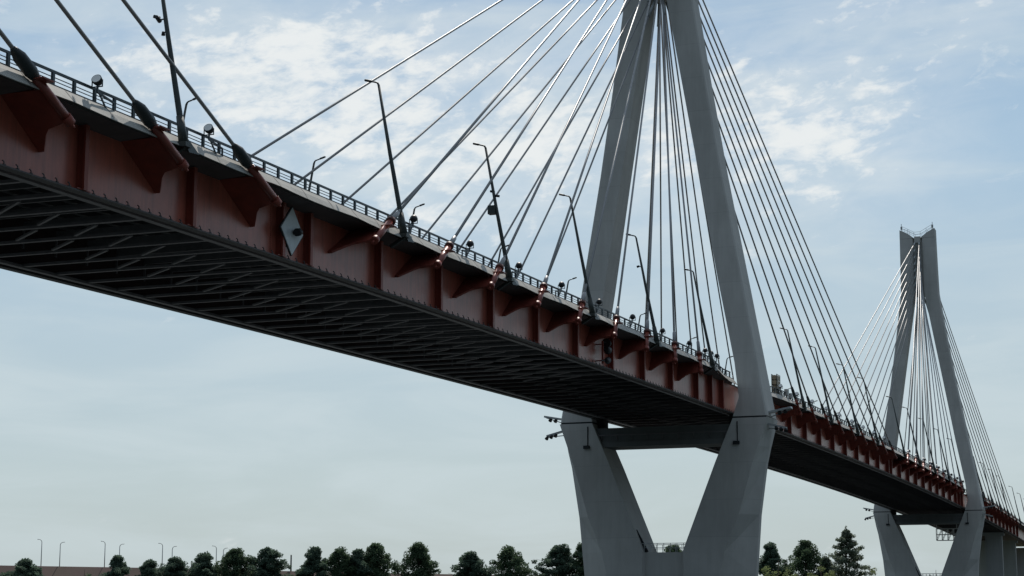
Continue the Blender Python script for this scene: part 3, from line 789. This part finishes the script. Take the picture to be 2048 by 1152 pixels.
T = [(-239.6, 213.0, 17.2, 11, 'pine', 'small flat-topped pine, leftmost tree, in front of the brown embankment'),
     (-218.8, 226.9, 18.3, 8, 'pine', 'small open pine with tiered boughs, second tree from left'),
     (-212.1, 231.0, 17.1, 6.5, 'pine', 'smallest tiered pine, third tree from left'),
     (-205.9, 234.8, 17.8, 9.5, 'pine', 'low wide pine, fourth tree from left, before the taller group'),
     (-198.8, 238.9, 19.0, 10.5, 'pine', 'dense dark pine opening the taller group at left'),
     (-191.3, 243.1, 19.9, 12, 'broad', 'rounded dark tree in the middle of the left group'),
     (-183.6, 247.2, 20.8, 11, 'pine', 'tallest bushy pine of the left group, beside the lone mast'),
     (-172.7, 252.8, 20.9, 10.5, 'pine', 'bushy pine just right of the lone mast'),
     (-166.0, 256.0, 19.8, 9.5, 'broad', 'round-headed tree, second right of the lone mast'),
     (-161.2, 258.1, 20.3, 7.5, 'pine', 'narrow pine squeezed against the tall round tree'),
     (-156.9, 260.3, 21.5, 10.5, 'broad', 'tall round tree ending the middle group, left of a gap'),
     (-145.9, 265.2, 21.7, 10, 'broad', 'pointed bushy tree standing alone between two gaps'),
     (-132.0, 270.9, 19.6, 10.5, 'pine', 'loose spiky pine right of the wide gap'),
     (-121.5, 274.9, 20.7, 12, 'broad', 'broad full tree between the spiky pine and dark tree'),
     (-108.9, 279.4, 21.6, 12.5, 'pine', 'dark dense tree left of the closer pylon base'),
     (-103.0, 281.1, 21.3, 8, 'broad', 'thin tree partly hidden behind the closer pylon base'),
     (-78.7, 288.6, 21.2, 9.5, 'broad', 'tree seen through the fork of the closer pylon'),
     (-52.2, 295.3, 21.9, 7.5, 'pine', 'dark pointed tree just right of the closer pylon base'),
     (-43.3, 297.0, 22.0, 12, 'broad', 'big round dark tree between the two pylons'),
     (-32.5, 299.0, 25.8, 12.5, 'spire', 'tall pale conifer, highest tree between the two pylons'),
     (-36.9, 296.2, 17.8, 5.5, 'spire', 'small pale conifer left of the tall one')]
for i, (x, y, tp, w, kd, lab) in enumerate(T):
    t = tree(x, y, tp, w, kd, lab, 100 + i, G)
B = [(-48, 283, 16.6, 14, 'yellow-green shrub under the round tree between the pylons'),
     (-37, 286, 15.2, 13, 'light shrub below the tall pale conifer'),
     (-25.5, 300, 15.4, 11, 'shrub right of the tall pale conifer'),
     (-20.0, 301, 15.2, 8, 'shrub touching the distant pylon on its left'),
     (-8.5, 303, 14.0, 8, 'low shrub seen through the fork of the distant pylon'),
     (-2.0, 303, 13.6, 8, 'shrub right in the fork of the distant pylon'),
     (-56, 286, 16.0, 10, 'shrub just right of the closer pylon base'),
     (-228, 224, 14.6, 12, 'low shrub between the leftmost two pines'),
     (-222, 228, 14.2, 9, 'low shrub below the second pine from left'),
     (-177, 250, 13.7, 9, 'low shrub at the foot of the lone mast'),
     (-151, 262, 14.3, 8, 'low shrub in the gap left of the lone pointed tree'),
     (-115, 275, 13.4, 9, 'low shrub left of the dark dense tree')]
for i, (x, y, tp, w, lab) in enumerate(B): 
    t = tree(x, y, tp, w, 'bush', lab, 300 + i, 'shrubs along the far bank')
    if i >= 3: t.children[0].data.materials.clear(); t.children[0].data.materials.append(M['leaf_broad'])

# ------------------------------------------------------------------ sky, sun
SUN = V((-.18, .65, .74)).normalized()
elev = math.asin(SUN.z); az = math.atan2(SUN.x, SUN.y)
w = bpy.data.worlds.new('World'); scene.world = w; w.use_nodes = True
nt = w.node_tree; N = nt.nodes; L = nt.links; bg = N['Background']
sky = N.new('ShaderNodeTexSky'); sky.sky_type = 'NISHITA'; sky.sun_disc = False
sky.sun_elevation = elev; sky.sun_rotation = az; sky.air_density = 1.0; sky.dust_density = 1.5; sky.ozone_density = 1.5
def math_(op, a, b=None, c=None):
    n = N.new('ShaderNodeMath'); n.operation = op
    for i, v in enumerate((a, b, c)):
        if v is None: continue
        if isinstance(v, (int, float)): n.inputs[i].default_value = v
        else: L.new(v, n.inputs[i])
    return n.outputs[0]
tc = N.new('ShaderNodeTexCoord'); sp = N.new('ShaderNodeSeparateXYZ'); L.new(tc.outputs['Generated'], sp.inputs[0])
EL = math_('ARCSINE', sp.outputs['Z']); AZ = math_('SUBTRACT', math_('ARCTAN2', sp.outputs['X'], sp.outputs['Y']), -0.354)
def comb(x, y, z=0.0):
    n = N.new('ShaderNodeCombineXYZ')
    for i, v in enumerate((x, y, z)):
        if isinstance(v, (int, float)): n.inputs[i].default_value = v
        else: L.new(v, n.inputs[i])
    return n.outputs[0]
def noise(vec, scale, detail=6, rough=.6, dist=0.0):
    n = N.new('ShaderNodeTexNoise'); n.inputs['Scale'].default_value = scale; n.inputs['Detail'].default_value = detail
    n.inputs['Roughness'].default_value = rough; n.inputs['Distortion'].default_value = dist
    L.new(vec, n.inputs['Vector']); return n.outputs['Fac']
def rng(v, a, b, c=0.0, d=1.0, smooth=True):
    n = N.new('ShaderNodeMapRange'); n.interpolation_type = 'SMOOTHSTEP' if smooth else 'LINEAR'
    L.new(v, n.inputs['Value']); n.inputs['From Min'].default_value = a; n.inputs['From Max'].default_value = b
    n.inputs['To Min'].default_value = c; n.inputs['To Max'].default_value = d; return n.outputs[0]
def blob(a0, e0, sa, se):
    x = math_('DIVIDE', math_('SUBTRACT', AZ, a0), sa); y = math_('DIVIDE', math_('SUBTRACT', EL, e0), se)
    return math_('EXPONENT', math_('MULTIPLY', math_('ADD', math_('MULTIPLY', x, x), math_('MULTIPLY', y, y)), -1.0))
# streaky altocumulus: direction on the sky, stretched sideways
cv = comb(math_('MULTIPLY', AZ, 1.0), math_('MULTIPLY_ADD', AZ, -.25, math_('MULTIPLY', EL, 2.1)), 0.0)
n1 = noise(cv, 9.0, 7, .58, .5); n2 = noise(cv, 30.0, 6, .6, .4); n3 = noise(cv, 75.0, 5, .6, .3)
mask = math_('ADD', math_('ADD', blob(-.03, .253, .135, .060), math_('MULTIPLY', blob(.165, .255, .085, .05), .85)),
             math_('ADD', math_('MULTIPLY', blob(-.10, .298, .10, .030), .55), math_('ADD', math_('MULTIPLY', blob(.26, .325, .10, .03), .45), math_('MULTIPLY', blob(-.21, .275, .09, .05), .45))))
mask = math_('MINIMUM', mask, .94)
dens = math_('ADD', math_('MULTIPLY', n1, .30), math_('ADD', math_('MULTIPLY', n2, .42), math_('MULTIPLY', n3, .28)))
cl = math_('MULTIPLY', rng(math_('ADD', dens, math_('MULTIPLY_ADD', mask, .24, -.205)), .385, .595), .95)
low = rng(EL, .17, .26)
wisps = math_('MULTIPLY', math_('MULTIPLY', rng(noise(cv, 24.0, 8, .62, .9), .53, .76), .42), low)
cl = math_('MAXIMUM', math_('MAXIMUM', cl, wisps), math_('MULTIPLY', math_('MULTIPLY', mask, rng(n2, .3, .65, .45, 1.0)), .58))
veil = math_('MULTIPLY', rng(noise(comb(AZ, math_('MULTIPLY', EL, 5.0)), 6.0, 5, .55, .6), .36, .70), .50)
# clear-sky colour by elevation (haze whitens it toward the horizon), laid over the Nishita sky
ramp = N.new('ShaderNodeValToRGB'); cr = ramp.color_ramp
cr.elements[0].position = 0.0; cr.elements[0].color = (.425, .522, .555, 1)
cr.elements[1].position = 1.0; cr.elements[1].color = (.42, .50, .62, 1)
for pos, col in ((.07, (.460, .568, .612)), (.16, (.430, .560, .645)), (.24, (.330, .500, .655)), (.36, (.235, .400, .600))):
    e = cr.elements.new(pos); e.color = (*col, 1)
L.new(math_('DIVIDE', EL, 1.0), ramp.inputs['Fac'])
scl = N.new('ShaderNodeVectorMath'); scl.operation = 'SCALE'; L.new(sky.outputs[0], scl.inputs[0]); scl.inputs['Scale'].default_value = 0.10
mixA = N.new('ShaderNodeMix'); mixA.data_type = 'RGBA'; mixA.inputs['Factor'].default_value = .85
L.new(scl.outputs[0], mixA.inputs[6]); L.new(ramp.outputs['Color'], mixA.inputs[7])
mixV = N.new('ShaderNodeMix'); mixV.data_type = 'RGBA'; L.new(veil, mixV.inputs['Factor']); L.new(mixA.outputs[2], mixV.inputs[6]); mixV.inputs[7].default_value = (.62, .71, .745, 1)
mixC = N.new('ShaderNodeMix'); mixC.data_type = 'RGBA'; L.new(cl, mixC.inputs['Factor']); L.new(mixV.outputs[2], mixC.inputs[6]); mixC.inputs[7].default_value = (.84, .868, .868, 1)
dt = N.new('ShaderNodeVectorMath'); dt.operation = 'DOT_PRODUCT'; L.new(tc.outputs['Generated'], dt.inputs[0]); dt.inputs[1].default_value = tuple(V((-.16, .95, 0)).normalized())
sector = rng(dt.outputs['Value'], .42, .84)
fout = rng(EL, .0, .70, .17, .78)
side = math_('MULTIPLY', math_('ADD', fout, math_('MULTIPLY', sector, math_('SUBTRACT', 1.0, fout))), 10.0)
div = N.new('ShaderNodeVectorMath'); div.operation = 'SCALE'; L.new(mixC.outputs[2], div.inputs[0]); L.new(side, div.inputs['Scale'])
L.new(div.outputs[0], bg.inputs['Color']); bg.inputs['Strength'].default_value = 0.10

sun = bpy.data.lights.new('sun', 'SUN'); sun.energy = 3.0; sun.angle = math.radians(.5); sun.color = (1.0, .94, .86)
so = bpy.data.objects.new('sun', sun); C.objects.link(so)
so.rotation_euler = (-SUN).to_track_quat('-Z', 'Y').to_euler()

# ------------------------------------------------------------------ camera
f, pitch, roll, yaw = 3661.83, 0.171511, -0.00132822, -0.353795
fw = V((math.sin(yaw) * math.cos(pitch), math.cos(yaw) * math.cos(pitch), math.sin(pitch)))
r = V((math.cos(yaw), -math.sin(yaw), 0)); u = r.cross(fw)
r2 = r * math.cos(roll) + u * math.sin(roll); u2 = -r * math.sin(roll) + u * math.cos(roll)
cam = bpy.data.cameras.new('camera'); co = bpy.data.objects.new('camera', cam); C.objects.link(co)
cam.sensor_width = 36; cam.lens = f / 2048 * 36; cam.clip_start = .1; cam.clip_end = 20000
co.matrix_world = Matrix(((r2.x, u2.x, -fw.x, 58.6603), (r2.y, u2.y, -fw.y, -212.916), (r2.z, u2.z, -fw.z, 3.99245), (0, 0, 0, 1)))
scene.camera = co
scene.view_settings.view_transform = 'Standard'; scene.view_settings.look = 'None'; scene.view_settings.exposure = 0
